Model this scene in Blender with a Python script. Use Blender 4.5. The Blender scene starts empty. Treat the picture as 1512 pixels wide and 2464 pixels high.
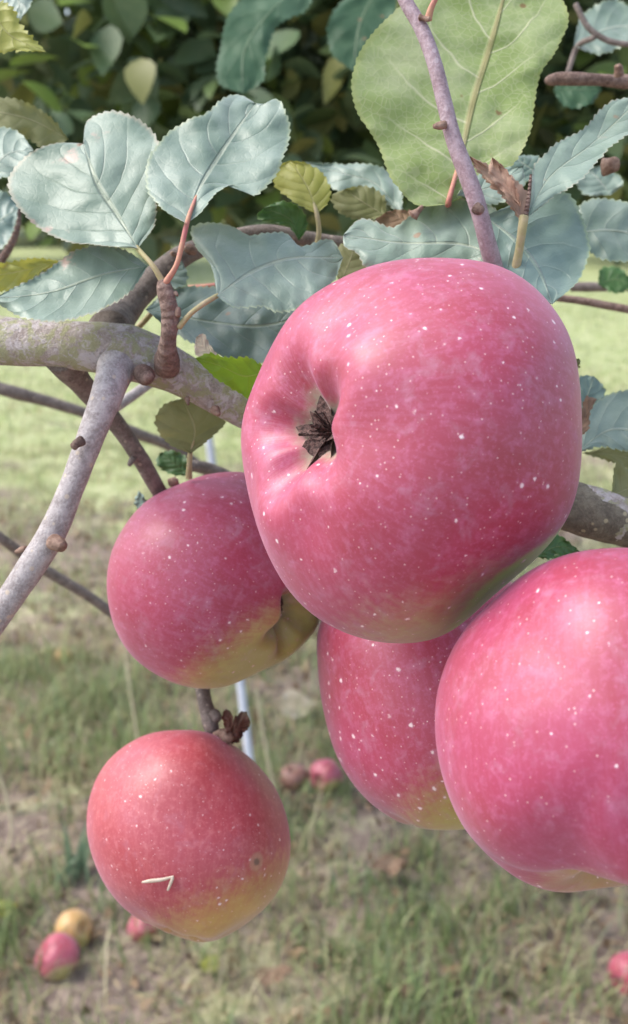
import bpy, math, random
import numpy as np
from mathutils import Vector, noise
C = bpy.context.scene.collection
SC = bpy.context.scene
R = math.radians
random.seed(7)
rng = np.random.default_rng(11)

# ---------------------------------------------------------------- camera
PITCH, CAM_H, VFOV = R(17.0), 1.2, R(50.0)
cam_d = bpy.data.cameras.new('camera')
cam = bpy.data.objects.new('camera', cam_d); C.objects.link(cam)
cam.location = (0, 0, CAM_H); cam.rotation_euler = (R(90) - PITCH, 0, 0)
cam_d.sensor_fit = 'VERTICAL'; cam_d.angle = VFOV
cam_d.clip_start = 0.02; cam_d.clip_end = 2000
cam_d.dof.use_dof = True; cam_d.dof.focus_distance = 0.255
cam_d.dof.aperture_fstop = cam_d.lens / 1000 / 0.0018
SC.camera = cam

# ---------------------------------------------------------------- world, sun, exposure
SUN_DIR = Vector((-0.58, 0.02, 0.81)).normalized()
w = bpy.data.worlds.new('World'); SC.world = w; w.use_nodes = True
nt = w.node_tree; nt.nodes.clear()
sky = nt.nodes.new('ShaderNodeTexSky'); sky.sky_type = 'NISHITA'; sky.sun_disc = False
sky.sun_elevation = math.asin(SUN_DIR.z); sky.sun_rotation = math.atan2(SUN_DIR.x, SUN_DIR.y)
sky.dust_density = 3.0; sky.air_density = 1.0
hs = nt.nodes.new('ShaderNodeHueSaturation'); hs.inputs['Saturation'].default_value = 0.8
bg = nt.nodes.new('ShaderNodeBackground'); bg.inputs['Strength'].default_value = 0.15
wo = nt.nodes.new('ShaderNodeOutputWorld')
nt.links.new(sky.outputs[0], hs.inputs['Color']); nt.links.new(hs.outputs[0], bg.inputs['Color'])
nt.links.new(bg.outputs[0], wo.inputs[0])
sun_d = bpy.data.lights.new('sun', 'SUN'); sun_d.energy = 1.0; sun_d.angle = R(32); sun_d.color = (1, .98, .955)
sun = bpy.data.objects.new('sun', sun_d); C.objects.link(sun)
sun.rotation_euler = (-SUN_DIR).to_track_quat('-Z', 'Y').to_euler()
vs = SC.view_settings; vs.view_transform = 'Standard'; vs.look = 'None'; vs.gamma = 1; vs.exposure = 1.32
SC.render.engine = 'CYCLES'; SC.cycles.use_denoising = True
SC.cycles.max_bounces = 8; SC.cycles.transparent_max_bounces = 8

# ---------------------------------------------------------------- helpers
F = 1232 / math.tan(VFOV / 2)                   # focal length in units of the 1512 x 2464 picture
FWD = Vector((0, math.cos(PITCH), -math.sin(PITCH))); UPV = Vector((0, math.sin(PITCH), math.cos(PITCH)))
RGT = Vector((1, 0, 0)); EYE = Vector((0, 0, CAM_H))
def P(x, y, d):
    return EYE + RGT * ((x - 756) / F * d) + UPV * (-(y - 1232) / F * d) + FWD * d
def G(x, y, z=0.0):                             # where the line of sight meets the ground
    v = P(x, y, 1) - EYE
    return EYE + v * ((z - CAM_H) / v.z)
def depth_of(p): return (Vector(p) - EYE).dot(FWD)

def link(name, me, mat=None, parent=None):
    o = bpy.data.objects.new(name, me); C.objects.link(o)
    if mat is not None: me.materials.append(mat)
    if parent is not None: o.parent = parent
    return o
def tag(o, label=None, cat=None, group=None, kind=None):
    if label: o['label'] = label
    if cat: o['category'] = cat
    if group: o['group'] = group
    if kind: o['kind'] = kind
    return o
def empty(name, loc):
    o = bpy.data.objects.new(name, None); C.objects.link(o); o.location = loc; o.empty_display_size = .05
    return o
def mesh(name, verts, faces, smooth=True):
    me = bpy.data.meshes.new(name)
    me.from_pydata([tuple(v) for v in verts], [], faces); me.update()
    if smooth: me.polygons.foreach_set('use_smooth', [True] * len(me.polygons))
    return me
def np_mesh(name, V, Q, smooth=True):           # V (n,3), Q (m,4) or (m,3)
    me = bpy.data.meshes.new(name); k = Q.shape[1]
    me.vertices.add(len(V)); me.vertices.foreach_set('co', V.astype(np.float32).ravel())
    me.loops.add(Q.size); me.loops.foreach_set('vertex_index', Q.astype(np.int32).ravel())
    me.polygons.add(len(Q)); me.polygons.foreach_set('loop_start', np.arange(0, Q.size, k, dtype=np.int32))
    me.update(calc_edges=True); me.validate()
    if smooth: me.polygons.foreach_set('use_smooth', np.ones(len(me.polygons), bool))
    return me
def catmull(pts, n):
    """n points evenly spaced by length on a smooth curve through pts (tuples of any length)"""
    p = np.array(pts, float)
    if len(p) == 2: p = np.array([p[0], (p[0] + p[1]) / 2, p[1]])
    h = np.maximum(np.linalg.norm(np.diff(p, axis=0), axis=1), 1e-9)[:, None]; v = np.diff(p, axis=0) / h
    m = np.vstack([v[:1], (v[1:] * h[:-1] + v[:-1] * h[1:]) / (h[1:] + h[:-1]), v[-1:]])
    out = []
    for i in range(len(p) - 1):
        for t in np.linspace(0, 1, 24, endpoint=False):
            t2, t3 = t * t, t ** 3
            out.append((2 * t3 - 3 * t2 + 1) * p[i] + (t3 - 2 * t2 + t) * h[i] * m[i] + (3 * t2 - 2 * t3) * p[i + 1] + (t3 - t2) * h[i] * m[i + 1])
    out.append(p[-1]); out = np.array(out)
    L = np.r_[0, np.cumsum(np.linalg.norm(np.diff(out, axis=0), axis=1))]
    s = np.linspace(0, L[-1], n)
    return np.stack([np.interp(s, L, out[:, k]) for k in range(out.shape[1])], 1)

# ---------------------------------------------------------------- node helpers
class NT:
    def __init__(self, name):
        self.m = bpy.data.materials.new(name); self.m.use_nodes = True
        self.t = self.m.node_tree; self.t.nodes.clear()
        self.out = self.n('ShaderNodeOutputMaterial')
    def n(self, kind, **kw):
        nd = self.t.nodes.new(kind)
        for k, v in kw.items(): setattr(nd, k, v)
        return nd
    def put(self, sock, v):
        if isinstance(v, bpy.types.NodeSocket): self.t.links.new(v, sock)
        elif isinstance(v, tuple) and len(v) == 3 and sock.type == 'RGBA': sock.default_value = (*v, 1)
        else: sock.default_value = v
    def math(self, op, a, b=0.0, clamp=False):
        nd = self.n('ShaderNodeMath', operation=op, use_clamp=clamp)
        self.put(nd.inputs[0], a); self.put(nd.inputs[1], b); return nd.outputs[0]
    def mix(self, f, a, b, blend='MIX'):
        nd = self.n('ShaderNodeMix', data_type='RGBA', blend_type=blend)
        self.put(nd.inputs[0], f); self.put(nd.inputs[6], a); self.put(nd.inputs[7], b); return nd.outputs[2]
    def ramp(self, v, lo, hi, a=0.0, b=1.0):
        nd = self.n('ShaderNodeMapRange', interpolation_type='SMOOTHSTEP')
        self.put(nd.inputs[0], v); self.put(nd.inputs[1], lo); self.put(nd.inputs[2], hi)
        self.put(nd.inputs[3], a); self.put(nd.inputs[4], b); return nd.outputs[0]
    def noise(self, vec, scale, detail=4, rough=.55, out=0, dist=0.0):
        nd = self.n('ShaderNodeTexNoise'); self.put(nd.inputs['Vector'], vec)
        nd.inputs['Scale'].default_value = scale; nd.inputs['Detail'].default_value = detail
        nd.inputs['Roughness'].default_value = rough; nd.inputs['Distortion'].default_value = dist
        return nd.outputs[out]
    def voro(self, vec, scale, feature='F1'):
        nd = self.n('ShaderNodeTexVoronoi', feature=feature); self.put(nd.inputs['Vector'], vec)
        nd.inputs['Scale'].default_value = scale; return nd.outputs
    def attr(self, name): return self.n('ShaderNodeAttribute', attribute_name=name).outputs
    def obj(self): return self.n('ShaderNodeTexCoord').outputs['Object']
    def uv(self): return self.n('ShaderNodeTexCoord').outputs['UV']
    def gen(self): return self.n('ShaderNodeNewGeometry').outputs['Position']
    def sep(self, v):
        nd = self.n('ShaderNodeSeparateXYZ'); self.put(nd.inputs[0], v); return nd.outputs
    def comb(self, x, y, z):
        nd = self.n('ShaderNodeCombineXYZ')
        for i, v in enumerate((x, y, z)): self.put(nd.inputs[i], v)
        return nd.outputs[0]
    def bump(self, h, strength, dist, normal=None):
        nd = self.n('ShaderNodeBump'); self.put(nd.inputs['Height'], h)
        nd.inputs['Strength'].default_value = strength; nd.inputs['Distance'].default_value = dist
        if normal is not None: self.put(nd.inputs['Normal'], normal)
        return nd.outputs[0]
    def bsdf(self, color, rough=.5, spec=.5, normal=None, **kw):
        nd = self.n('ShaderNodeBsdfPrincipled')
        self.put(nd.inputs['Base Color'], color); self.put(nd.inputs['Roughness'], rough)
        self.put(nd.inputs['Specular IOR Level'], spec)
        if normal is not None: self.put(nd.inputs['Normal'], normal)
        for k, v in kw.items(): self.put(nd.inputs[k.replace('_', ' ')], v)
        return nd.outputs[0]
    def done(self, sh):
        self.t.links.new(sh, self.out.inputs[0]); return self.m

def leaf_mat(name, dark, light, vein, rough=.42, trans=.25, spec=.5, bump=.5, blotch=None, blotch_amt=.5, edge=None, tcol=None, sheen=.0, veins=.26, veinfine=.03, rib=-.8, midcol=None, nv=5.6):
    b = NT(name)
    uv = b.sep(b.uv()); o = b.gen()
    t = uv[0]; s = b.math('ABSOLUTE', b.math('SUBTRACT', b.math('MULTIPLY', uv[1], 2.0), 1.0))
    wob = b.math('MULTIPLY', b.math('SUBTRACT', b.noise(o, 60, 2), .5), .5)
    side = b.math('MULTIPLY', b.math('GREATER_THAN', uv[1], .5), .37)
    q = b.math('ADD', b.math('ADD', b.math('SUBTRACT', b.math('MULTIPLY', t, nv), b.math('MULTIPLY', b.math('POWER', s, 1.25), 1.35)), side), wob)
    fr = b.math('ABSOLUTE', b.math('SUBTRACT', b.math('FRACT', q), .5))          # 0.5 at vein, 0 between
    vline = b.math('MULTIPLY', b.ramp(fr, .455, .5), b.ramp(s, .95, .35))
    mid = b.ramp(s, .05, .015)
    v2 = b.voro(o, 420, 'DISTANCE_TO_EDGE')[0]
    fine = b.ramp(v2, .10, .0)
    col = b.mix(b.ramp(b.noise(o, 55, 4), .35, .68), dark, light)
    col = b.mix(b.math('MULTIPLY', b.noise(o, 600, 3), .45), col, light)
    col = b.mix(b.math('MULTIPLY', fine, veinfine), col, vein)
    col = b.mix(b.math('MULTIPLY', vline, veins), col, vein)
    if edge: col = b.mix(b.math('MULTIPLY', b.ramp(s, .93, 1.0), .75), col, edge)
    if blotch:
        nz = b.noise(o, 42, 5, .6)
        col = b.mix(b.ramp(nz, .66 - blotch_amt * .25, .72 - blotch_amt * .2), col, blotch)
    col = b.mix(b.math('MULTIPLY', mid, .8), col, midcol or vein)
    sv = b.voro(o, 95); sr = b.sep(sv[1])
    sd = b.math('ADD', sv[0], b.math('MULTIPLY', b.math('SUBTRACT', b.noise(o, 900, 2), .5), .10))
    col = b.mix(b.math('MULTIPLY', b.ramp(sd, .13, .07), b.math('GREATER_THAN', sr[0], .62)), col, (.24, .15, .08))
    col = b.mix(b.math('MULTIPLY', b.ramp(b.noise(o, 28, 4, .6), .52, .66), .28), col, tuple(min(.5, v * 1.5 + .06) for v in light))
    puff = b.math('SUBTRACT', 1.0, b.math('MULTIPLY', b.math('MULTIPLY', fr, fr), 3.4))
    h = b.math('ADD', b.math('MULTIPLY', puff, .32), b.math('MULTIPLY', b.noise(o, 130, 4, .55, dist=.3), .55))
    h = b.math('ADD', h, b.math('ADD', b.math('MULTIPLY', mid, rib), b.math('ADD', b.math('MULTIPLY', fine, rib * .035), b.math('MULTIPLY', vline, rib * .15))))
    nrm = b.bump(h, bump, .0016)
    rg = b.math('ADD', b.math('MULTIPLY', b.noise(o, 90, 3), .2), rough - .1)
    sh = b.bsdf(col, rg, spec, nrm, Sheen_Weight=sheen, Sheen_Roughness=.45)
    if trans > 0:
        tr = b.n('ShaderNodeBsdfTranslucent'); b.put(tr.inputs[0], b.mix(.35, tcol or light, col)); b.put(tr.inputs[1], nrm)
        mx = b.n('ShaderNodeMixShader'); mx.inputs[0].default_value = trans
        b.t.links.new(sh, mx.inputs[1]); b.t.links.new(tr.outputs[0], mx.inputs[2]); sh = mx.outputs[0]
    return b.done(sh)

def bark_mat(name, a, c, lichen=None, amt=.5, spots=None, bump=.6, scale=1.0, rough=.75, rings=False):
    b = NT(name); o = b.gen()
    n1 = b.noise(o, 330 * scale, 6, .65); n2 = b.noise(o, 1500 * scale, 4, .65)
    col = b.mix(b.ramp(n1, .35, .65), a, c)
    col = b.mix(b.math('MULTIPLY', b.ramp(n2, .45, .75), .5), col, tuple(min(1, v * 1.5) for v in c))
    col = b.mix(b.math('MULTIPLY', b.ramp(n2, .42, .25), .6), col, tuple(v * .45 for v in a))
    if lichen:
        ln = b.noise(o, 190 * scale, 7, .72, dist=.6)
        col = b.mix(b.math('MULTIPLY', b.ramp(ln, .62 - .2 * amt, .72 - .2 * amt), .75), col, lichen)
        gz = b.noise(o, 260 * scale, 6, .7, dist=.8)
        col = b.mix(b.math('MULTIPLY', b.ramp(gz, .53, .60), .75), col, (.56, .51, .52))
    if spots:
        vo = b.voro(o, 330 * scale)
        col = b.mix(b.math('MULTIPLY', b.ramp(vo[0], .26, .16), b.ramp(b.sep(vo[1])[0], .55, .6)), col, spots)
    h = b.math('ADD', b.math('MULTIPLY', n1, .5), b.math('MULTIPLY', n2, .5))
    if rings:
        u = b.sep(b.uv())[0]
        h = b.math('ADD', h, b.math('MULTIPLY', b.math('SINE', b.math('MULTIPLY', b.math('ADD', u, b.math('MULTIPLY', n1, .03)), 75)), .11))
    return b.done(b.bsdf(col, rough, .35, b.bump(h, bump, .0022)))

def apple_mat(name, red=(.375, .045, .095), deep=(.31, .03, .05), pink=(.50, .15, .275), green=(.36, .33, .10), lime=(.34, .50, .08),
              dots=330., dot_r=.15, speck=.30, rough=.46, bloom=.35, scar=None, seed=0.0):
    b = NT(name)
    o = b.obj(); ap = b.attr('apos')[1]; az = b.sep(ap)[2]
    gr = b.attr('green')[2]; lm = b.attr('lime')[2]; bs = b.attr('basin')[2]
    off = b.n('ShaderNodeVectorMath', operation='ADD'); b.put(off.inputs[0], o); off.inputs[1].default_value = (seed, seed * 1.7, seed * .6)
    ov = off.outputs[0]
    am = b.n('ShaderNodeVectorMath', operation='MULTIPLY'); b.put(am.inputs[0], ap); am.inputs[1].default_value = (1, 1, .16)
    streak = b.noise(am.outputs[0], 26, 5, .65); fstreak = b.noise(am.outputs[0], 90, 3, .6)
    big = b.noise(ov, 38, 4, .55); mott = b.noise(ov, 420, 3, .6); fine = b.noise(ov, 1300, 2, .6)
    col = b.mix(b.ramp(big, .30, .75), red, deep)
    col = b.mix(b.math('MULTIPLY', b.ramp(streak, .42, .72), .2), col, pink)
    col = b.mix(b.math('MULTIPLY', b.ramp(mott, .48, .70), speck), col, pink)
    col = b.mix(b.math('MULTIPLY', b.ramp(fine, .52, .72), speck * .7), col, tuple(min(1, v * 1.25) for v in pink))
    # ground colour of the fruit shows where it is not blushed, with streaky, mottled borders
    gv = b.math('ADD', gr, b.math('ADD', b.math('MULTIPLY', b.math('SUBTRACT', streak, .5), .35), b.math('MULTIPLY', b.math('SUBTRACT', mott, .5), .55)))
    gcol = b.mix(b.ramp(big, .4, .6), green, tuple(v * .8 for v in green))
    col = b.mix(b.math('MULTIPLY', b.ramp(gv, .08, .95), .95), col, gcol)
    col = b.mix(b.ramp(b.math('ADD', lm, b.math('MULTIPLY', b.math('SUBTRACT', mott, .5), .3)), .3, .75), col, lime)
    # waxy bloom patches
    bl = b.ramp(b.noise(ov, 170, 6, .68, dist=.5), .50, .74)
    col = b.mix(b.math('MULTIPLY', bl, bloom), col, (.52, .37, .50))
    # calyx basin: short pale radial fibres, then brown grey down
    col = b.mix(b.math('MULTIPLY', b.math('MULTIPLY', b.ramp(bs, .02, .45), b.ramp(fstreak, .5, .62)), .12), col, (.72, .45, .48))
    bn = b.math('ADD', bs, b.math('MULTIPLY', b.math('SUBTRACT', mott, .5), .35))
    col = b.mix(b.math('MULTIPLY', b.ramp(bn, .50, .86), .9), col, (.30, .29, .19))
    # lenticels
    wv = b.n('ShaderNodeVectorMath', operation='MULTIPLY_ADD'); b.put(wv.inputs[0], b.noise(ov, 900, 2, .6, out=1)); wv.inputs[1].default_value = (.0011,) * 3; b.put(wv.inputs[2], ov)
    vo = b.voro(wv.outputs[0], dots); rnd = b.sep(vo[1])
    rad = b.math('ADD', b.math('MULTIPLY', b.math('POWER', rnd[0], 2.6), dot_r * 1.0), dot_r * .34)
    dm = b.math('MULTIPLY', b.ramp(b.math('DIVIDE', vo[0], rad), 1.3, .45), b.math('GREATER_THAN', rnd[1], .30))
    halo = b.math('MULTIPLY', b.ramp(b.math('DIVIDE', vo[0], rad), 2.6, 1.0), b.math('GREATER_THAN', rnd[1], .30))
    col = b.mix(b.math('MULTIPLY', halo, .18), col, pink)
    col = b.mix(b.math('MULTIPLY', dm, .88), col, (.84, .68, .68))
    vo2 = b.voro(ov, dots * 1.9); rnd2 = b.sep(vo2[1])
    d2 = b.math('MULTIPLY', b.ramp(vo2[0], .17, .07), b.math('GREATER_THAN', rnd2[1], .40))
    col = b.mix(b.math('MULTIPLY', d2, .6), col, (.75, .50, .50))
    if scar:
        vd = b.n('ShaderNodeVectorMath', operation='DISTANCE'); b.put(vd.inputs[0], o); vd.inputs[1].default_value = scar
        ds = b.math('ADD', vd.outputs['Value'], b.math('MULTIPLY', b.math('SUBTRACT', mott, .5), .0015))
        col = b.mix(b.math('MULTIPLY', b.ramp(ds, .0032, .002), .55), col, (.40, .25, .15))
        col = b.mix(b.math('MULTIPLY', b.ramp(ds, .0016, .0006), .8), col, (.10, .06, .04))
    h = b.math('ADD', b.math('MULTIPLY', mott, .35), b.math('ADD', b.math('MULTIPLY', dm, .5), b.math('MULTIPLY', big, .8)))
    rg = b.math('ADD', b.math('ADD', b.math('MULTIPLY', bl, .14), b.math('MULTIPLY', fine, .08)), rough - .04)
    rg = b.math('ADD', rg, b.math('MULTIPLY', b.ramp(bn, .5, .7), .4))
    return b.done(b.bsdf(col, rg, .66, b.bump(h, .14, .0010), Sheen_Weight=.20, Sheen_Roughness=.45, Sheen_Tint=(.90, .74, 1.0),
                         Subsurface_Weight=.12, Subsurface_Radius=(.01, .003, .002), Subsurface_Scale=.35))

def plain_mat(name, a, c, scale=300, rough=.6, bump=.3, spec=.4):
    b = NT(name); o = b.gen(); n1 = b.noise(o, scale, 4, .6)
    return b.done(b.bsdf(b.mix(b.ramp(n1, .3, .7), a, c), rough, spec, b.bump(n1, bump, .001)))

def blade_mat(name, rough=.5, trans=.3):
    b = NT(name); col = b.attr('tint')[0]
    col = b.mix(b.math('MULTIPLY', b.noise(b.gen(), 90, 2), .3), col, (.30, .30, .14))
    sh = b.bsdf(col, rough, .35)
    tr = b.n('ShaderNodeBsdfTranslucent'); b.put(tr.inputs[0], col)
    mx = b.n('ShaderNodeMixShader'); mx.inputs[0].default_value = trans
    b.t.links.new(sh, mx.inputs[1]); b.t.links.new(tr.outputs[0], mx.inputs[2])
    return b.done(mx.outputs[0])

# ---------------------------------------------------------------- materials
M = {}
M['bark'] = bark_mat('lichen_bark', (.30, .25, .225), (.46, .405, .38), lichen=(.34, .35, .17), amt=.85, bump=.9)
M['bark_smooth'] = bark_mat('grey_bark', (.28, .245, .235), (.44, .40, .39), spots=(.5, .42, .34), bump=.45)
M['bark_dark'] = bark_mat('dark_bark', (.12, .095, .08), (.22, .18, .155), spots=(.33, .27, .22), bump=.5)
M['bark_olive'] = bark_mat('speckled_bark', (.12, .10, .075), (.20, .175, .13), spots=(.42, .37, .24), bump=.6)
M['shoot'] = bark_mat('purple_shoot_bark', (.26, .18, .195), (.37, .285, .305), bump=.3, rough=.55, spots=(.45, .36, .38))
M['spur'] = bark_mat('spur_bark', (.15, .09, .07), (.31, .215, .175), bump=1.0, rings=True)
M['limb'] = bark_mat('limb_bark', (.07, .05, .035), (.15, .11, .08), scale=.5)
M['trunk'] = bark_mat('trunk_bark', (.10, .08, .07), (.2, .17, .15), lichen=(.2, .22, .12), amt=.6, scale=.25)
M['petiole'] = plain_mat('green_petiole', (.34, .30, .13), (.42, .34, .2), 400)
M['petiole_red'] = plain_mat('red_petiole', (.42, .13, .13), (.46, .25, .15), 250)
M['husk'] = plain_mat('dry_husk', (.15, .085, .06), (.32, .215, .16), 500, .8, .8)
M['sepal'] = plain_mat('dry_sepal', (.022, .010, .009), (.17, .095, .08), 1400, .75, .9)
M['stalk'] = plain_mat('dry_stalk', (.42, .36, .22), (.55, .48, .32), 200, .7)
M['straw'] = plain_mat('pale_straw', (.50, .40, .30), (.64, .55, .45), 800, .6)
M['steel'] = plain_mat('galvanised_steel', (.50, .52, .58), (.60, .62, .68), 60, .4, .05, .6)
M['leaf_top'] = leaf_mat('leaf_grey_green', (.105, .175, .12), (.215, .285, .225), (.31, .36, .26), rough=.47, trans=.16, spec=.75, sheen=.42, edge=(.30, .36, .2), bump=.55)
M['leaf_blue'] = leaf_mat('leaf_blue_green', (.09, .155, .12), (.155, .23, .19), (.27, .34, .23), rough=.44, trans=.15, spec=.7, sheen=.34, edge=(.26, .34, .17), bump=.55)
M['leaf_worn'] = leaf_mat('leaf_worn_green', (.105, .175, .115), (.215, .285, .215), (.31, .36, .24), rough=.47, trans=.16, spec=.75, sheen=.42, blotch=(.42, .27, .21), blotch_amt=.18, edge=(.34, .30, .2), bump=.55)
M['leaf_under'] = leaf_mat('leaf_pale_underside', (.235, .315, .10), (.34, .41, .20), (.55, .56, .36), rough=.58, veins=1.0, veinfine=.3, rib=1.0, midcol=(.40, .33, .17), trans=.36, spec=.25, bump=.6, tcol=(.30, .42, .08), edge=(.36, .40, .16))
M['leaf_olive'] = leaf_mat('leaf_olive_underside', (.17, .18, .08), (.25, .25, .13), (.36, .34, .2), rough=.6, rib=.8, trans=.3, spec=.25, tcol=(.28, .30, .08))
M['leaf_yellow'] = leaf_mat('leaf_yellowing', (.24, .27, .055), (.36, .36, .085), (.42, .40, .16), rough=.5, trans=.3, blotch=(.30, .16, .06), blotch_amt=.25, tcol=(.42, .42, .06))
M['leaf_bright'] = leaf_mat('leaf_backlit_green', (.15, .29, .02), (.24, .38, .035), (.36, .44, .10), rough=.5, trans=.62, tcol=(.33, .50, .03), edge=(.36, .44, .12), blotch=(.32, .13, .04), blotch_amt=.12)
M['leaf_dark'] = leaf_mat('leaf_deep_green', (.035, .09, .02), (.06, .14, .035), (.14, .2, .08), rough=.45, trans=.22, edge=(.2, .32, .1))
M['leaf_brown'] = leaf_mat('leaf_withered_brown', (.17, .10, .06), (.31, .21, .14), (.34, .24, .17), rough=.7, trans=.15, spec=.25)
M['leaf_dead'] = leaf_mat('leaf_dead_dark_brown', (.06, .025, .018), (.19, .085, .06), (.24, .12, .08), rough=.6, trans=.05, spec=.4)
M['leaf_tan'] = leaf_mat('leaf_papery_tan', (.40, .34, .24), (.52, .45, .34), (.5, .45, .33), rough=.7, trans=.2, spec=.2)
M['leaf_pink'] = leaf_mat('leaf_rusty_pink', (.36, .21, .15), (.46, .30, .22), (.42, .30, .22), rough=.7, trans=.2, spec=.25, blotch=(.2, .12, .08), blotch_amt=.2)
M['leaf_shade'] = leaf_mat('leaf_dark_blue_green', (.03, .08, .035), (.055, .115, .055), (.10, .16, .08), rough=.5, trans=.15, spec=.35)
M['far_leaf'] = blade_mat('crown_leaf', .42, .25)
M['grass'] = blade_mat('grass_blade', .55, .3)

# ---------------------------------------------------------------- ground
def ground_mat():
    b = NT('orchard_ground'); o = b.gen()
    n1 = b.noise(o, 1.3, 5, .6); n2 = b.noise(o, 9, 5, .65); n3 = b.noise(o, 70, 4, .65)
    soil = b.mix(b.ramp(n2, .35, .65), (.13, .095, .08), (.32, .245, .205))
    soil = b.mix(b.math('MULTIPLY', b.ramp(n3, .4, .7), .6), soil, (.40, .33, .26))
    turf = b.mix(b.ramp(n2, .35, .66), (.21, .27, .08), (.44, .46, .25))
    turf = b.mix(b.math('MULTIPLY', b.ramp(n3, .45, .7), .5), turf, (.58, .56, .38))
    yd = b.sep(o)[1]
    far = b.ramp(yd, 2.2, 7.0, -.03, .20)
    k = b.ramp(b.math('ADD', b.math('ADD', b.math('MULTIPLY', n1, .6), b.math('MULTIPLY', n2, .4)), far), .47, .60)
    col = b.mix(k, soil, turf)
    return b.done(b.bsdf(col, .9, .2, b.bump(b.math('ADD', n2, n3), .6, .02)))
gv = []; gf = []
xs = np.concatenate([np.linspace(-300, -6, 12), np.linspace(-5, -2.6, 13), np.linspace(-2.5, 2.5, 101), np.linspace(2.6, 5, 13), np.linspace(6, 300, 12)])
ys = np.concatenate([np.linspace(-300, -6, 10), np.linspace(-4, .6, 16), np.linspace(.7, 5, 96), np.linspace(5.2, 12, 36), np.linspace(14, 400, 20)])
def ground_z(x, y):
    return .018 * noise.noise((x * 2.2, y * 2.2, 3.0)) + .012 * noise.noise((x * 6, y * 6, 8.0)) if abs(x) < 5.5 and -5 < y < 13 else 0.0
for yy in ys:
    for xx in xs: gv.append((xx, yy, ground_z(xx, yy)))
nx = len(xs)
for j in range(len(ys) - 1):
    for i in range(nx - 1): gf.append((j * nx + i, j * nx + i + 1, (j + 1) * nx + i + 1, (j + 1) * nx + i))
tag(link('ground', mesh('ground', gv, gf), ground_mat()), kind='structure')

# ---------------------------------------------------------------- tubes
def tube_mesh(name, pts, radii, sides=16, n=None, rough=.08, seed=0, taper_end=False, fscale=180):
    n = n or max(12, 10 * len(pts))
    arr = np.array([(*p, r) for p, r in zip(pts, radii)])
    # scale radius so it does not affect spacing noticeably
    s = catmull(arr, n)
    V = []; Fc = []; prev = None
    pos = [Vector(q[:3]) for q in s]; rr = [q[3] for q in s]
    tang = [(pos[min(i + 1, n - 1)] - pos[max(i - 1, 0)]).normalized() for i in range(n)]
    a = tang[0].orthogonal().normalized()
    for i in range(n):
        t = tang[i]; a = (a - t * a.dot(t)).normalized(); bb = t.cross(a)
        for k in range(sides):
            th = 2 * math.pi * k / sides
            dirv = a * math.cos(th) + bb * math.sin(th)
            q = pos[i] + dirv * rr[i]
            f = 1 + rough * noise.noise(q * fscale + Vector((seed, 0, 0))) + rough * 1.4 * noise.noise(q * fscale * .28 + Vector((seed, 9, 0)))
            V.append(pos[i] + dirv * rr[i] * f)
    for i in range(n - 1):
        for k in range(sides):
            k2 = (k + 1) % sides
            Fc.append((i * sides + k, i * sides + k2, (i + 1) * sides + k2, (i + 1) * sides + k))
    c0 = len(V); V.append(pos[0] - tang[0] * rr[0] * .4); V.append(pos[-1] + tang[-1] * rr[-1] * .4)
    for k in range(sides):
        k2 = (k + 1) % sides
        Fc.append((c0, k2, k)); Fc.append((c0 + 1, (n - 1) * sides + k, (n - 1) * sides + k2))
    me = mesh(name, V, Fc)
    uvl = me.uv_layers.new(name='UVMap')
    vi = np.empty(len(me.loops), np.int32); me.loops.foreach_get('vertex_index', vi)
    uu = np.clip((vi // sides) / max(1, n - 1), 0, 1); vv = (vi % sides) / sides
    uvl.data.foreach_set('uv', np.stack([uu, vv], 1).astype(np.float32).ravel())
    return me
def px_tube(name, pts, mat, parent, sides=16, rough=.08, seed=0, n=None, fscale=180, wpts_before=(), wpts_after=()):
    """pts: (x, y, depth, width) in picture units"""
    wp = [(Vector(p[:3]), p[3]) for p in wpts_before] + [(P(x, y, d), wd / 2 / F * d) for x, y, d, wd in pts] + [(Vector(p[:3]), p[3]) for p in wpts_after]
    base = parent_origin(parent)
    return link(name, tube_mesh(name, [p - base for p, r in wp], [r for p, r in wp], sides, n, rough, seed, fscale=fscale), mat, parent)
def parent_origin(o):
    v = Vector((0, 0, 0))
    while o is not None: v = v + o.location; o = o.parent
    return v

# ---------------------------------------------------------------- near apple tree (bears the photographed branch)
TREE = Vector((1.15, .62, 0))
tree = tag(empty('apple_tree', TREE), 'nearest apple tree, its lichen covered branch carrying the hanging red apples', 'tree', 'apple trees of the orchard')
link('trunk', tube_mesh('trunk', [Vector(p) for p in ((0, 0, -.03), (.01, 0, .25), (.0, .02, .7), (-.03, .03, 1.2), (.02, .02, 1.8), (.0, .05, 2.5))], [.09, .07, .062, .055, .045, .02], 20, 60, .12, 3, fscale=22), M['trunk'], tree)
b_main = px_tube('branch', [(1530, 1258, .315, 128), (1430, 1236, .313, 122), (1250, 1175, .312, 112), (1000, 1110, .311, 104), (760, 1045, .309, 98), (590, 985, .306, 94), (500, 935, .304, 96), (420, 893, .302, 104), (340, 858, .301, 128), (270, 838, .30, 128), (190, 832, .30, 112), (90, 824, .302, 116), (0, 818, .305, 118), (-160, 800, .33, 112)],
    M['bark'], tree, sides=40, rough=.09, n=260, wpts_before=[(1.10, .62, 1.28, .028), (.8, .52, 1.2, .02), (.35, .38, 1.13, .0105)], wpts_after=[(-.32, .5, 1.33, .005), (-.55, .6, 1.42, .002)])
b_main['label'] = 'thick horizontal branch crusted with grey and green lichen'
px_tube('branch', [(1545, 1262, .3145, 131), (1512, 1254, .3145, 130), (1430, 1236, .3125, 126), (1340, 1206, .312, 118), (1250, 1176, .312, 108)], M['bark_olive'], tree, sides=32, rough=.04, seed=4, n=40)
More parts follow.
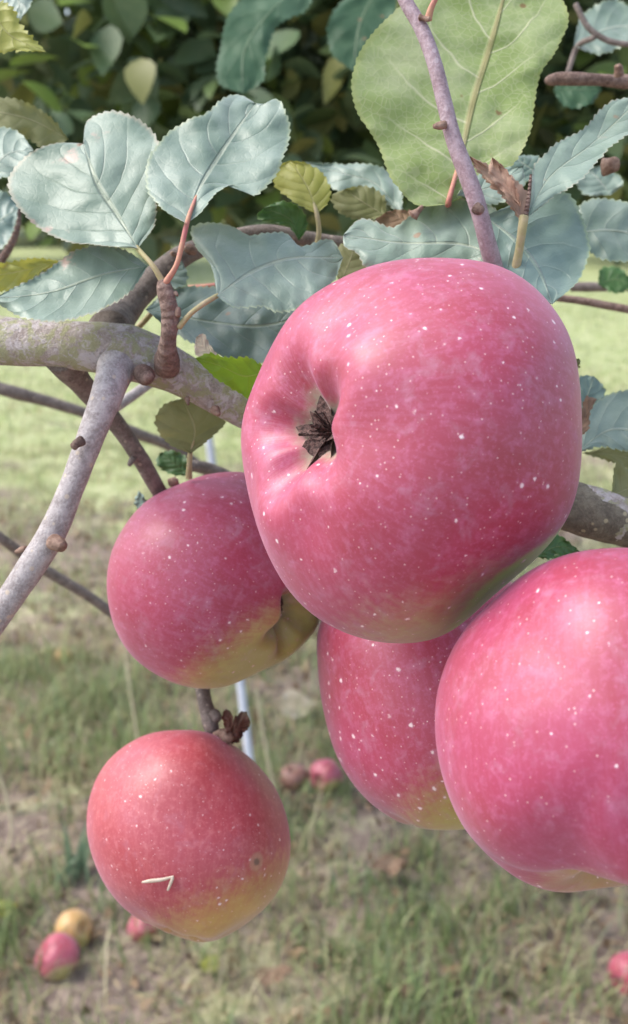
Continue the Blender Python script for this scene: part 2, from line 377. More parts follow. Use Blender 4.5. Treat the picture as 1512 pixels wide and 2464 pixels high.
b2 = px_tube('branch', [(292, 850, .302, 120), (275, 898, .294, 86), (250, 972, .289, 72), (215, 1060, .288, 66), (172, 1175, .288, 65), (130, 1275, .288, 70), (75, 1365, .288, 68), (0, 1478, .289, 62), (-90, 1600, .29, 60), (-260, 1800, .29, 50)], M['bark_smooth'], tree, sides=28, rough=.05, seed=2, n=120)
b2['label'] = 'smooth grey side branch running down to the lower left'
b3 = px_tube('branch', [(265, 800, .304, 110), (300, 752, .318, 72), (345, 700, .325, 62), (400, 645, .33, 58), (450, 610, .335, 52), (520, 585, .34, 44), (640, 560, .345, 38), (740, 575, .35, 36), (850, 585, .355, 30), (980, 560, .36, 24)], M['bark_dark'], tree, sides=20, rough=.06, seed=5, n=100)
b4 = px_tube('branch', [(150, 855, .303, 96), (190, 915, .311, 60), (235, 968, .318, 50), (290, 1032, .324, 44), (345, 1115, .330, 40), (392, 1200, .338, 38), (440, 1330, .368, 40), (470, 1500, .374, 38), (485, 1630, .36, 36), (494, 1690, .348, 34), (508, 1745, .344, 38), (512, 1765, .343, 34)], M['bark_dark'], tree, sides=20, rough=.07, seed=6, n=130)
px_tube('twig', [(-60, 915, .52, 30), (0, 935, .52, 31), (100, 962, .53, 29), (200, 992, .54, 28), (320, 1040, .56, 27), (400, 1070, .58, 26), (470, 1112, .6, 24), (560, 1190, .62, 22)], M['bark_dark'], tree, sides=12, seed=7)
px_tube('twig', [(270, 985, .36, 28), (310, 958, .37, 27), (360, 925, .38, 22), (420, 900, .39, 16)], M['bark_smooth'], tree, sides=12, seed=8)
px_tube('twig', [(-60, 1240, .46, 22), (0, 1292, .46, 24), (50, 1330, .47, 26), (120, 1378, .48, 26), (200, 1425, .49, 25), (275, 1478, .5, 24), (400, 1560, .53, 20)], M['bark_dark'], tree, sides=12, seed=9)
b7 = px_tube('shoot', [(940, -90, .275, 30), (975, 0, .274, 34), (1015, 70, .273, 36), (1045, 150, .272, 36), (1070, 250, .272, 38), (1090, 330, .272, 40), (1120, 410, .272, 42), (1150, 495, .273, 42), (1172, 580, .276, 42), (1188, 640, .281, 44), (1200, 720, .29, 48), (1190, 900, .302, 56), (1180, 1120, .31, 60)], M['shoot'], tree, sides=20, rough=.03, seed=10, n=140)
b7['label'] = 'purple grey young shoot rising above the largest apple'
# small outgrowths on the branches
def knob(parent, x, y, d, dx, dy, dd, r0, r1, mat, name='bud', seed=0, ln=3):
    """short stub from (x, y, d) towards (x+dx, y+dy, d+dd)"""
    pts = [(x + dx * t, y + dy * t, d + dd * t, (r0 + (r1 - r0) * t + (r0 * .12 * math.sin(t * math.pi))) * .8) for t in np.linspace(0, 1, ln + 1)]
    return px_tube(name, pts, mat, parent, sides=14, rough=.42, seed=seed, fscale=420)
knob(b2, 195, 1060, .283, -18, 14, -.003, 34, 24, M['spur'], seed=1)
knob(b2, 128, 1300, .284, 24, 14, -.002, 36, 26, M['husk'], seed=2)
knob(b2, 62, 1318, .289, -24, 10, .002, 18, 10, M['husk'], seed=3)
knob(b4, 322, 1105, .326, -10, 14, -.002, 22, 14, M['bark_dark'], seed=4)
knob(b4, 512, 1715, .342, 14, 16, -.002, 30, 22, M['bark_dark'], seed=5)
knob(b_main, 345, 900, .292, 12, 10, -.004, 50, 30, M['spur'], seed=6)
knob(b_main, 518, 985, .298, 8, 12, -.002, 26, 14, M['husk'], seed=7)
knob(b_main, 450, 960, .298, 4, 14, -.002, 20, 10, M['husk'], seed=17)
knob(b7, 1072, 300, .270, -28, 4, -.001, 20, 12, M['husk'], seed=8)
knob(b7, 1146, 498, .2715, 14, 10, -.001, 28, 18, M['spur'], seed=9)
knob(b7, 1010, 42, .271, 24, 4, -.001, 22, 16, M['husk'], seed=11)
px_tube('twig', [(1030, 48, .271, 20), (1038, 20, .270, 16), (1052, -10, .269, 13), (1075, -60, .267, 9)], M['petiole_red'], b7, sides=12)
knob(b3, 465, 602, .328, -20, -4, -.003, 34, 20, M['husk'], seed=12)
knob(b3, 435, 612, .326, -22, -2, -.003, 26, 14, M['husk'], seed=13)

sp = px_tube('spur', [(402, 882, .296, 66), (404, 842, .288, 53), (406, 805, .285, 44), (410, 765, .284, 46), (404, 730, .283, 42), (396, 690, .283, 36), (394, 676, .283, 30)], M['spur'], tree, sides=24, rough=.14, seed=14, n=60)
knob(sp, 424, 745, .283, 6, 16, -.001, 18, 9, M['husk'], seed=15)
knob(sp, 422, 705, .283, 6, 6, -.001, 18, 8, M['husk'], seed=16)
# cut twig and neighbours at the upper right edge
ct = px_tube('twig', [(1312, 197, .36, 9), (1320, 194, .36, 24), (1334, 191, .36, 28), (1380, 190, .36, 30), (1440, 192, .362, 28), (1500, 196, .365, 34), (1560, 196, .37, 36), (1750, 170, .40, 40)], M['spur'], tree, sides=16, rough=.08, seed=18)
knob(ct, 1492, 180, .355, -6, -22, -.002, 26, 20, M['husk'], seed=19)
px_tube('twig', [(1385, 10, .45, 14), (1420, 70, .45, 14), (1470, 100, .45, 14), (1520, 108, .45, 14)], M['bark_dark'], tree, sides=10, seed=20)
px_tube('twig', [(1365, 180, .46, 12), (1392, 110, .46, 14), (1430, 90, .45, 14)], M['bark_dark'], tree, sides=10, seed=21)
px_tube('twig', [(1340, 716, .42, 18), (1400, 724, .42, 19), (1460, 735, .42, 19), (1530, 748, .42, 20), (1750, 790, .44, 22)], M['spur'], tree, sides=12, seed=22)
px_tube('twig', [(1375, 690, .5, 24), (1440, 690, .5, 22), (1530, 690, .5, 22), (1700, 680, .5, 22)], M['bark_dark'], tree, sides=12, seed=23)
px_tube('twig', [(45, 500, .42, 14), (38, 560, .42, 18), (18, 605, .42, 20), (-20, 650, .42, 20)], M['spur'], tree, sides=10, seed=24)
px_tube('twig', [(430, 696, .37, 16), (500, 690, .37, 15), (600, 672, .38, 14)], M['petiole_red'], tree, sides=10, seed=25)
px_tube('twig', [(320, 800, .33, 16), (350, 770, .33, 15), (372, 745, .33, 13)], M['petiole'], tree, sides=10, seed=26)
px_tube('twig', [(440, 1120, .40, 26), (490, 1125, .41, 30), (560, 1150, .42, 28)], M['bark_dark'], tree, sides=12, seed=27)
knob(tree, 410, 1165, .335, 16, -10, 0, 30, 24, M['husk'], seed=28)
knob(tree, 1452, 398, .33, 36, -2, 0, 44, 30, M['husk'], seed=29)
knob(tree, 995, 520, .292, 22, -24, .0, 34, 12, M['husk'], seed=30)

# ---------------------------------------------------------------- leaves of the near tree
def leaf(left, right, mid, d0, kx, ky, mat, fold=.0, curl=0.0, wav=9, teeth=5.2, seed=0, petiole=None, pmat='petiole', label=None, parent=None, name='leaf', pw=13, ns=9):
    """left / right: margin from leaf base to tip, mid: midrib, all in picture units; kx, ky: slope of the blade away from the viewer
    to the right / upwards; fold > 0 lets the margins fall back, < 0 lifts them towards the viewer; curl bends the tip back"""
    parent = parent or tree
    base = parent_origin(parent)
    Ll = np.sum(np.linalg.norm(np.diff(np.array(left, float), axis=0), axis=1))
    Lr = np.sum(np.linalg.norm(np.diff(np.array(right, float), axis=0), axis=1))
    N = int(min(170, max(40, max(Ll, Lr) / 4.2)))
    A, B, Mi = catmull(left, N), catmull(right, N), catmull(mid, N)
    V = []; uv = []; xb, yb = mid[0]
    for i in range(N):
        t = i / (N - 1)
        for k in range(-ns, ns + 1):
            s = k / ns; E = A[i] if s < 0 else B[i]; a = abs(s)
            hw = math.hypot(*(E - Mi[i]))
            bow = a + .10 * math.sin(a * math.pi)
            q = Mi[i] + (E - Mi[i]) * a
            if abs(k) == ns and hw > 1:
                cnt = (Ll if s < 0 else Lr) / 17.0
                saw = (t * cnt + .3 * noise.noise((t * 9, seed, s))) % 1.0
                q = q + (E - Mi[i]) / hw * teeth * 1.25 * (saw - .35 + .5 * noise.noise((t * 14, seed + 4, s))) * min(1, 6 * t, 6 * (1 - t))
            z = kx * (q[0] - xb) + ky * (yb - q[1]) + fold * hw * (a ** 1.3) + curl * 100 * t * t
            z += wav * 1.25 * noise.noise((q[0] * .011 + seed * 3.1, q[1] * .011, seed)) + wav * .7 * noise.noise((q[0] * .027, q[1] * .027 + seed, 5.0))
            z += wav * 2.6 * a * a * noise.noise((t * 5.0, s * 1.2 + seed, 2.0))
            d = d0 * (1 + z / F)
            V.append(P(q[0], q[1], d) - base); uv.append((t, (s + 1) / 2))
    W = 2 * ns + 1; Fc = []
    for i in range(N - 1):
        for k in range(W - 1): Fc.append((i * W + k, i * W + k + 1, (i + 1) * W + k + 1, (i + 1) * W + k))
    me = mesh(name, V, Fc); ul = me.uv_layers.new(name='UVMap')
    vi = np.empty(len(me.loops), np.int32); me.loops.foreach_get('vertex_index', vi)
    ul.data.foreach_set('uv', np.array(uv, np.float32)[vi].ravel())
    o = link(name, me, M[mat], parent)
    if label: o['label'] = label
    if petiole:
        pts = []
        for j, pp in enumerate(petiole):
            x, y = pp[0], pp[1]; d = pp[2] if len(pp) > 2 else d0
            pts.append((x, y, d, pw * (1.0 if j else 1.25)))
        pts.append((xb, yb, d0 * 1.001, pw * .9))
        m3 = Mi[N // 4]; pts.append((m3[0], m3[1], d0 * (1 + (kx * (m3[0] - xb) + ky * (yb - m3[1])) / F) * 1.003, pw * .5))
        pt = px_tube('petiole', pts, M[pmat], o, sides=10, rough=.05)
    return o

# two big pale leaves above the spur
leaf([(332, 598), (240, 590), (140, 574), (62, 520), (20, 440), (60, 378), (130, 345), (200, 345)],
     [(332, 598), (372, 540), (378, 480), (385, 400), (378, 335), (320, 280), (262, 268), (210, 292), (200, 345)],
     [(332, 598), (285, 520), (240, 450), (200, 345)], .284, -.10, .75, 'leaf_worn', fold=.10, wav=14, seed=1, petiole=[(394, 682, .283), (372, 645, .282)], label='broad heart shaped leaf with a rusty patch, left of the pair above the spur')
leaf([(450, 538), (410, 515), (362, 470), (352, 405), (390, 335), (450, 290), (505, 268), (530, 240), (575, 228), (615, 248)],
     [(450, 538), (480, 515), (520, 465), (560, 445), (612, 470), (650, 440), (685, 370), (698, 300), (660, 238), (635, 250), (615, 248)],
     [(450, 538), (480, 455), (530, 370), (615, 248)], .281, .05, .85, 'leaf_top', fold=-.12, wav=16, seed=2, petiole=[(398, 682, .282), (424, 640, .281), (438, 590, .281)], pmat='petiole_red')
# leaf below, pointing left
leaf([(355, 640), (320, 612), (255, 592), (185, 602), (100, 660), (40, 690), (-20, 720)],
     [(355, 640), (325, 690), (250, 742), (140, 772), (50, 762), (-20, 720)],
     [(355, 640), (250, 660), (130, 700), (-20, 720)], .294, .08, .95, 'leaf_worn', fold=-.10, wav=12, seed=3, label='long leaf with papery pale patches lying over the thick branch')
# leaf to the right of the spur
leaf([(522, 712), (508, 640), (470, 590), (462, 548), (500, 536), (560, 545), (600, 566), (650, 560), (690, 562), (718, 590), (800, 578), (826, 620)],
     [(522, 712), (560, 738), (625, 738), (690, 752), (745, 722), (800, 682), (826, 620)],
     [(522, 712), (590, 665), (680, 625), (826, 620)], .287, .12, .85, 'leaf_top', fold=.06, wav=16, seed=4, petiole=[(430, 788, .284), (462, 752, .283), (495, 728, .284)])
leaf([(350, 745), (400, 702), (520, 690), (640, 690), (760, 720), (800, 740)],
     [(350, 745), (420, 800), (520, 850), (620, 875), (720, 850), (800, 740)],
     [(350, 745), (480, 770), (620, 785), (800, 740)], .318, .0, .9, 'leaf_blue', fold=.1, wav=18, seed=5)
leaf([(390, 690), (380, 640), (400, 610), (440, 630)], [(390, 690), (430, 700), (452, 670), (440, 630)], [(390, 690), (410, 655), (440, 630)], .325, 0, .5, 'leaf_blue', seed=55)
# back-lit leaf with a curled papery tip against the big apple
leaf([(650, 890), (600, 862), (540, 860), (505, 850), (470, 862)], [(650, 890), (625, 985), (590, 955), (520, 910), (470, 862)], [(650, 890), (590, 905), (530, 880), (470, 862)], .292, .1, -.2, 'leaf_bright', fold=.05, wav=7, seed=6, label='bright green back lit leaf with browned tip beside the largest apple')
leaf([(530, 860), (505, 830), (488, 802), (472, 812)], [(530, 860), (500, 868), (470, 850), (472, 812)], [(530, 860), (495, 840), (472, 812)], .2905, .0, .5, 'leaf_tan', wav=5, seed=7, teeth=2.5)
# small ones above
leaf([(763, 516), (700, 480), (660, 440), (665, 402), (700, 386)], [(763, 516), (795, 475), (782, 425), (740, 394), (700, 386)], [(763, 516), (745, 460), (700, 386)], .315, .1, .5, 'leaf_yellow', fold=.18, wav=6, seed=8, petiole=[(762, 600, .318), (768, 555, .316)])
leaf([(720, 580), (700, 550), (650, 535), (618, 520), (635, 500)], [(720, 580), (740, 540), (725, 505), (685, 484), (635, 500)], [(720, 580), (700, 530), (635, 500)], .325, .0, -.3, 'leaf_dark', fold=.2, seed=9)
leaf([(930, 520), (860, 528), (810, 505), (800, 470), (830, 455)], [(930, 520), (925, 475), (890, 450), (860, 448), (830, 455)], [(930, 520), (880, 490), (830, 455)], .325, .1, .4, 'leaf_olive', fold=.2, seed=10, label='curled brownish leaf')
leaf([(1010, 545), (940, 560), (900, 535), (930, 510)], [(1010, 545), (1000, 515), (960, 505), (930, 510)], [(1010, 545), (970, 528), (930, 510)], .318, .1, .4, 'leaf_brown', seed=11)
leaf([(970, 520), (900, 470), (820, 460), (760, 430), (722, 388)], [(970, 520), (960, 440), (910, 400), (820, 395), (722, 388)], [(970, 520), (900, 440), (820, 415), (722, 388)], .36, .0, .8, 'leaf_top', wav=16, seed=12)
leaf([(820, 680), (800, 640), (820, 590), (860, 570)], [(820, 680), (870, 660), (890, 620), (860, 570)], [(820, 680), (845, 620), (860, 570)], .33, 0, .4, 'leaf_olive', seed=13)
# large pale underside behind the shoot
leaf([(1078, 492), (1000, 492), (950, 440), (905, 340), (858, 262), (846, 195), (880, 105), (945, 32), (1010, -20), (1100, -60), (1230, -70)],
     [(1078, 492), (1150, 455), (1235, 395), (1275, 320), (1288, 240), (1300, 180), (1345, 110), (1368, 40), (1340, -20), (1290, -60), (1230, -70)],
     [(1078, 492), (1110, 380), (1140, 250), (1170, 150), (1230, -70)],   .296, .12, .45, 'leaf_under', fold=-.10, wav=16, teeth=4, seed=14, petiole=[(1050, 660, .325), (1066, 560, .316), (1080, 490, .303)], pmat='petiole_red', pw=16, label='large pale green leaf seen from its underside behind the purple shoot')
# leaves behind the top of the big apple
leaf([(1240, 640), (1150, 660), (1000, 650), (880, 642), (860, 610), (828, 590), (826, 565)],
     [(1240, 640), (1190, 500), (1130, 478), (1070, 482), (1000, 510), (950, 545), (865, 528), (826, 565)],
     [(1240, 640), (1120, 590), (980, 585), (826, 565)], .288, .05, .85, 'leaf_worn', fold=.08, wav=16, seed=15, label='wide leaf with a rusty notch right above the largest apple')
leaf([(1165, 520), (1175, 650), (1230, 700), (1290, 728), (1330, 732)], [(1165, 520), (1270, 480), (1370, 468), (1400, 520), (1418, 600), (1395, 670), (1330, 732)],
     [(1165, 520), (1240, 580), (1290, 640), (1330, 732)], .2905, .2, .75, 'leaf_blue', fold=-.08, wav=16, seed=16)
leaf([(1100, 470), (1130, 430), (1180, 410), (1260, 400)], [(1100, 470), (1200, 490), (1260, 450), (1260, 400)], [(1100, 470), (1180, 450), (1260, 400)], .293, .0, .5, 'leaf_top', seed=17)
pt2 = px_tube('leaf_stalk', [(1225, 740, .292, 26), (1238, 665, .284, 25), (1250, 600, .281, 22), (1258, 545, .279, 24), (1262, 520, .279, 24)], M['petiole'], tree, sides=14, rough=.06)
px_tube('leaf_stalk', [(1262, 535, .279, 16), (1272, 480, .278, 11), (1278, 420, .278, 6)], M['spur'], tree, sides=10)
leaf([(1268, 525), (1278, 470), (1285, 405), (1340, 345), (1405, 310), (1460, 250), (1530, 228), (1600, 180)], [(1268, 525), (1330, 476), (1400, 430), (1440, 385), (1480, 345), (1530, 310), (1600, 180)],
     [(1268, 525), (1320, 430), (1420, 350), (1600, 180)], .279, .1, .9, 'leaf_worn', fold=-.3, wav=9, seed=18, label='narrow folded pale leaf with rusty flecks pointing to the upper right')
leaf([(1258, 540), (1215, 480), (1170, 435), (1135, 388), (1130, 375)], [(1258, 540), (1270, 470), (1225, 420), (1180, 400), (1130, 375)], [(1258, 540), (1215, 450), (1130, 375)], .2795, .1, .3, 'leaf_pink', fold=.12, wav=24, seed=19, label='withered rust coloured leaf remnant')
leaf([(1255, 500), (1205, 455), (1175, 410), (1185, 378)], [(1255, 500), (1245, 460), (1220, 410), (1185, 378)], [(1255, 500), (1215, 440), (1185, 378)], .277, .0, .3, 'leaf_pink', fold=-.3, wav=20, seed=20, teeth=3)
# right side
leaf([(1380, 560), (1440, 620), (1520, 630), (1640, 610)], [(1380, 560), (1400, 490), (1500, 485), (1640, 610)], [(1380, 560), (1480, 555), (1640, 610)], .34, .1, .6, 'leaf_top', wav=14, seed=21)
leaf([(1380, 1095), (1440, 1075), (1520, 1085), (1600, 1060)], [(1380, 1095), (1405, 1010), (1440, 965), (1520, 940), (1600, 1060)], [(1380, 1095), (1470, 1035), (1600, 1060)], .31, .1, .8, 'leaf_top', wav=10, seed=22)
leaf([(1390, 1000), (1450, 970), (1455, 935), (1430, 905)], [(1390, 1000), (1380, 940), (1400, 905), (1430, 905)], [(1390, 1000), (1415, 950), (1430, 905)], .33, .1, .4, 'leaf_blue', seed=23)
leaf([(1395, 1050), (1415, 1035), (1420, 990), (1437, 960)], [(1395, 1050), (1400, 990), (1412, 955), (1437, 960)], [(1395, 1050), (1410, 1000), (1437, 960)], .295, .2, .3, 'leaf_brown', seed=24, teeth=6)
leaf([(1380, 890), (1395, 880), (1394, 862)], [(1380, 890), (1384, 868), (1394, 862)], [(1380, 890), (1390, 872), (1394, 862)], .285, 0, 0, 'leaf_olive', seed=41)
leaf([(1470, 1195), (1520, 1205), (1570, 1190)], [(1470, 1195), (1490, 1112), (1520, 1140), (1570, 1190)], [(1470, 1195), (1520, 1175), (1570, 1190)], .31, .2, .2, 'leaf_olive', seed=25)
leaf([(1400, 1090), (1470, 1110), (1530, 1130), (1580, 1120)], [(1400, 1090), (1460, 1078), (1530, 1085), (1580, 1120)], [(1400, 1090), (1480, 1095), (1580, 1120)], .33, .2, .2, 'leaf_olive', seed=42)
leaf([(1290, 1340), (1330, 1345), (1400, 1330)], [(1290, 1340), (1330, 1285), (1400, 1330)], [(1290, 1340), (1345, 1315), (1400, 1330)], .30, .2, .2, 'leaf_dark', seed=26)
# under the branch
leaf([(458, 1092), (400, 1062), (374, 1010), (395, 975), (440, 958)], [(458, 1092), (500, 1060), (542, 1012), (500, 975), (440, 958)], [(458, 1092), (470, 1040), (440, 958)], .322, .0, -.3, 'leaf_olive', fold=-.05, wav=8, seed=27, petiole=[(455, 1150, .325), (456, 1120, .323)])
leaf([(455, 1145), (410, 1140), (376, 1110), (385, 1090)], [(455, 1145), (452, 1110), (420, 1085), (385, 1090)], [(455, 1145), (420, 1115), (385, 1090)], .37, .0, .3, 'leaf_dark', seed=28)
leaf([(330, 1225), (325, 1205), (335, 1180)], [(330, 1225), (352, 1210), (335, 1180)], [(330, 1225), (340, 1205), (335, 1180)], .345, .0, .3, 'leaf_blue', seed=29)
# left edge and upper left
leaf([(165, 335), (120, 360), (60, 330), (-40, 300)], [(165, 335), (130, 290), (60, 245), (-40, 232)], [(165, 335), (80, 290), (-40, 262)], .34, .0, -.2, 'leaf_olive', wav=10, seed=30)
leaf([(-30, 430), (40, 418), (82, 362)], [(-30, 430), (-20, 310), (40, 315), (82, 362)], [(-30, 430), (20, 370), (82, 362)], .325, .0, .7, 'leaf_top', seed=31)
leaf([(-30, 10), (-20, 125), (50, 122), (112, 126)], [(-30, 10), (20, 10), (52, 60), (112, 126)], [(-30, 10), (20, 80), (112, 126)], .31, .1, .2, 'leaf_yellow', teeth=9, seed=32, label='yellow serrated leaf tip in the top left corner')
leaf([(-20, -40), (10, 20), (48, 50)], [(-20, -40), (80, -30), (74, 10), (48, 50)], [(-20, -40), (40, -10), (48, 50)], .36, 0, .6, 'leaf_top', seed=33)
leaf([(150, 630), (90, 660), (40, 695), (-40, 700)], [(150, 630), (90, 622), (20, 632), (-40, 640)], [(150, 630), (60, 650), (-40, 668)], .325, 0, -.5, 'leaf_yellow', seed=34)
leaf([(-40, 560), (0, 600), (30, 560), (45, 500)], [(-40, 560), (-20, 470), (10, 460), (45, 500)], [(-40, 560), (0, 530), (45, 500)], .40, 0, .5, 'leaf_blue', seed=43)
# out-of-focus leaves a little farther back
leaf([(760, -60), (640, -30), (560, 20), (532, 110), (528, 200), (585, 226)], [(760, -60), (740, 20), (670, 60), (640, 140), (632, 195), (585, 226)], [(760, -60), (650, 30), (590, 120), (585, 226)], .62, .2, .5, 'leaf_shade', fold=.1, seed=35)
leaf([(930, -60), (850, -20), (790, 60), (800, 130), (850, 172)], [(930, -60), (950, 0), (930, 90), (890, 150), (850, 172)], [(930, -60), (870, 50), (850, 172)], .68, .2, .4, 'leaf_shade', seed=36)
leaf([(1330, 218), (1360, 255), (1420, 250), (1450, 215)], [(1330, 218), (1370, 180), (1420, 185), (1450, 215)], [(1330, 218), (1390, 215), (1450, 215)], .50, .1, .5, 'leaf_shade', seed=37)
leaf([(1380, 110), (1440, 130), (1500, 110), (1560, 60)], [(1380, 110), (1400, 40), (1480, 0), (1560, 60)], [(1380, 110), (1460, 70), (1560, 60)], .46, .1, .7, 'leaf_top', seed=38)
leaf([(1440, 685), (1480, 705), (1530, 690)], [(1440, 685), (1445, 650), (1490, 645), (1530, 690)], [(1440, 685), (1480, 672), (1530, 690)], .46, .1, .3, 'leaf_dark', seed=39)
leaf([(1300, 420), (1240, 440), (1210, 400), (1235, 375)], [(1300, 420), (1330, 395), (1300, 378), (1235, 375)], [(1300, 420), (1270, 400), (1235, 375)], .35, .1, .6, 'leaf_blue', seed=44)
leaf([(1470, 470), (1400, 462), (1385, 430), (1410, 400)], [(1470, 470), (1500, 440), (1460, 405), (1410, 400)], [(1470, 470), (1440, 430), (1410, 400)], .42, .1, .6, 'leaf_top', seed=45)
# dead curled leaf beside the stem of the lowest apple
leaf([(548, 1772), (540, 1745), (535, 1720), (545, 1705)], [(548, 1772), (560, 1740), (556, 1715), (545, 1705)], [(548, 1772), (550, 1740), (545, 1705)], .335, .3, .3, 'leaf_dead', wav=14, seed=46, teeth=3, label='small dark curled dead leaf')
leaf([(545, 1785), (552, 1750), (575, 1718), (590, 1712), (602, 1735)], [(545, 1785), (568, 1788), (590, 1760), (600, 1748), (602, 1735)], [(545, 1785), (570, 1755), (602, 1735)], .336, .5, .6, 'leaf_dead', fold=.6, wav=26, seed=47, teeth=4, label='crumpled dark brown dead leaf')
px_tube('bud', [(520, 1770, .34, 24), (535, 1765, .338, 30), (548, 1775, .336, 30), (556, 1785, .336, 20)], M['husk'], b4, sides=12, rough=.3, seed=31)

# ---------------------------------------------------------------- apples
def smoothstep(x, a, b):
    t = np.clip((x - a) / (b - a), 0, 1); return t * t * (3 - 2 * t)
def apple_shape(na=160, nf=110, seed=0, lobes=.03, dc=.30, wc=.34, ds=.42, ws=.26, H=.90, shoulder=.06):
    ph = np.linspace(0, math.pi, nf)                          # 0 = stem end, pi = calyx end
    a = np.linspace(0, 2 * math.pi, na, endpoint=False)
    PH, A = np.meshgrid(ph, a, indexing='ij')
    cz, sz = np.cos(PH), np.sin(PH)
    rho = np.clip(sz, 0, 1) ** .92 * (1 + shoulder * cz)
    z = H * np.sign(cz) * np.abs(cz) ** .88
    lob = np.cos(5 * A + seed) + .35 * np.cos(2 * A + seed * 2) + .4 * np.cos(3 * A - seed)
    cw = smoothstep(-cz, .1, .95)
    rim = np.exp(-((rho - .5) / .22) ** 2) * (cz < 0)
    z -= rim * lobes * 1.3 * lob
    rho = rho * (1 + lobes * .6 * lob * (cw + .25))
    z -= np.where(cz > 0, ds * np.exp(-(rho / ws) ** 2), 0)
    lobb = 1 + .18 * np.cos(5 * A + seed)
    basin = np.where(cz < 0, np.exp(-((rho / (wc * lobb)) ** 2.2)), 0)
    z += dc * basin
    X = np.stack([rho * np.cos(A), rho * np.sin(A), -z], -1)      # +Z towards the calyx
    return X, A, basin
def apple_mesh(name, cx, cy, d, Rpx, axis, outline=None, green=((0, -1, 0), .4, .9), lime=None, seed=0, spin=0.0, squash=1.0, warp_noise=.02, base=None, na=160, nf=110, **kw):
    X, A, basin = apple_shape(na, nf, seed, **kw)
    nfr, nar = X.shape[:2]
    ax = Vector(axis).normalized()                                # in view coordinates (right, up, towards viewer)
    u = Vector((0, 1, 0)); u = (u - ax * u.dot(ax)).normalized(); v = ax.cross(u)
    cs, sn = math.cos(spin), math.sin(spin); u, v = u * cs + v * sn, v * cs - u * sn
    Rm = np.array([[u.x, v.x, ax.x], [u.y, v.y, ax.y], [u.z, v.z, ax.z]])
    pts = X.reshape(-1, 3); W = pts @ Rm.T
    nz = np.array([noise.noise((p[0] * 1.5 + seed, p[1] * 1.5, p[2] * 1.5)) for p in pts])
    W = W * (1 + warp_noise * nz)[:, None]
    r = Rpx / F * d
    W = W * r; W[:, 2] *= squash
    if outline is not None:
        oc = catmull(outline + [outline[0]], 400) - np.array([cx, cy])
        oth = np.arctan2(-oc[:, 1], oc[:, 0]); orad = np.hypot(oc[:, 0], oc[:, 1])
        nb = 90; bins = np.linspace(-math.pi, math.pi, nb + 1)
        cen = (bins[:-1] + bins[1:]) / 2
        idx = np.argsort(oth); tgt = np.interp(cen, oth[idx], orad[idx], period=2 * math.pi)
        for it in range(3):
            dd = d - W[:, 2]; px = W[:, 0] * F / dd; py = W[:, 1] * F / dd
            # offset of the object's own centre from the optical axis matters little here
            px = px + (cx - 756) * (d / dd - 1); py = py - (cy - 1232) * (d / dd - 1)
            th = np.arctan2(py, px); rd = np.hypot(px, py)
            bi = np.clip(((th + math.pi) / (2 * math.pi) * nb).astype(int), 0, nb - 1)
            mx = np.zeros(nb); np.maximum.at(mx, bi, rd)
            ratio = tgt / np.maximum(mx, 1)
            ker = np.array([1, 2, 3, 2, 1]) / 9.0
            ratio = np.convolve(np.r_[ratio[-2:], ratio, ratio[:2]], ker, 'valid')
            f = np.interp(th, cen, ratio, period=2 * math.pi)
            fm = float(np.mean(f)); f = fm + (f - fm) * smoothstep(rd / np.maximum(np.interp(th, cen, mx, period=2 * math.pi), 1), 0, .85)
            W[:, 0] *= f; W[:, 1] *= f
    Vw = np.outer(W[:, 0], np.array(RGT)) + np.outer(W[:, 1], np.array(UPV)) - np.outer(W[:, 2], np.array(FWD))
    f0 = []
    for i in range(nfr - 1):
        for k in range(nar):
            k2 = (k + 1) % nar
            f0.append((i * nar + k, (i + 1) * nar + k, (i + 1) * nar + k2, i * nar + k2))
    me = np_mesh(name, Vw, np.array(f0))
    n = len(me.vertices)
    unit = W / np.linalg.norm(W, axis=1)[:, None]
    def band(spec):
        if spec is None: return np.zeros(n)
        g = np.array(Vector(spec[0]).normalized()); return smoothstep(unit @ g, spec[1], spec[2])
    at = me.attributes.new('green', 'FLOAT', 'POINT'); at.data.foreach_set('value', band(green).astype(np.float32))
    at = me.attributes.new('lime', 'FLOAT', 'POINT'); at.data.foreach_set('value', band(lime).astype(np.float32))
    at = me.attributes.new('basin', 'FLOAT', 'POINT'); at.data.foreach_set('value', basin.reshape(-1).astype(np.float32))
    at = me.attributes.new('apos', 'FLOAT_VECTOR', 'POINT')
    ln = np.linalg.norm(pts[:, :2], axis=1)
    ap = np.stack([np.cos(A).ravel(), np.sin(A).ravel(), pts[:, 2]], 1)
    at.data.foreach_set('vector', ap.astype(np.float32).ravel())
    cal = Vector(Vw.reshape(nfr, nar, 3)[-1].mean(0)); stm = Vector(Vw.reshape(nfr, nar, 3)[0].mean(0))
    axw = (RGT * ax.x + UPV * ax.y - FWD * ax.z).normalized()
    return me, cal, stm, axw, r
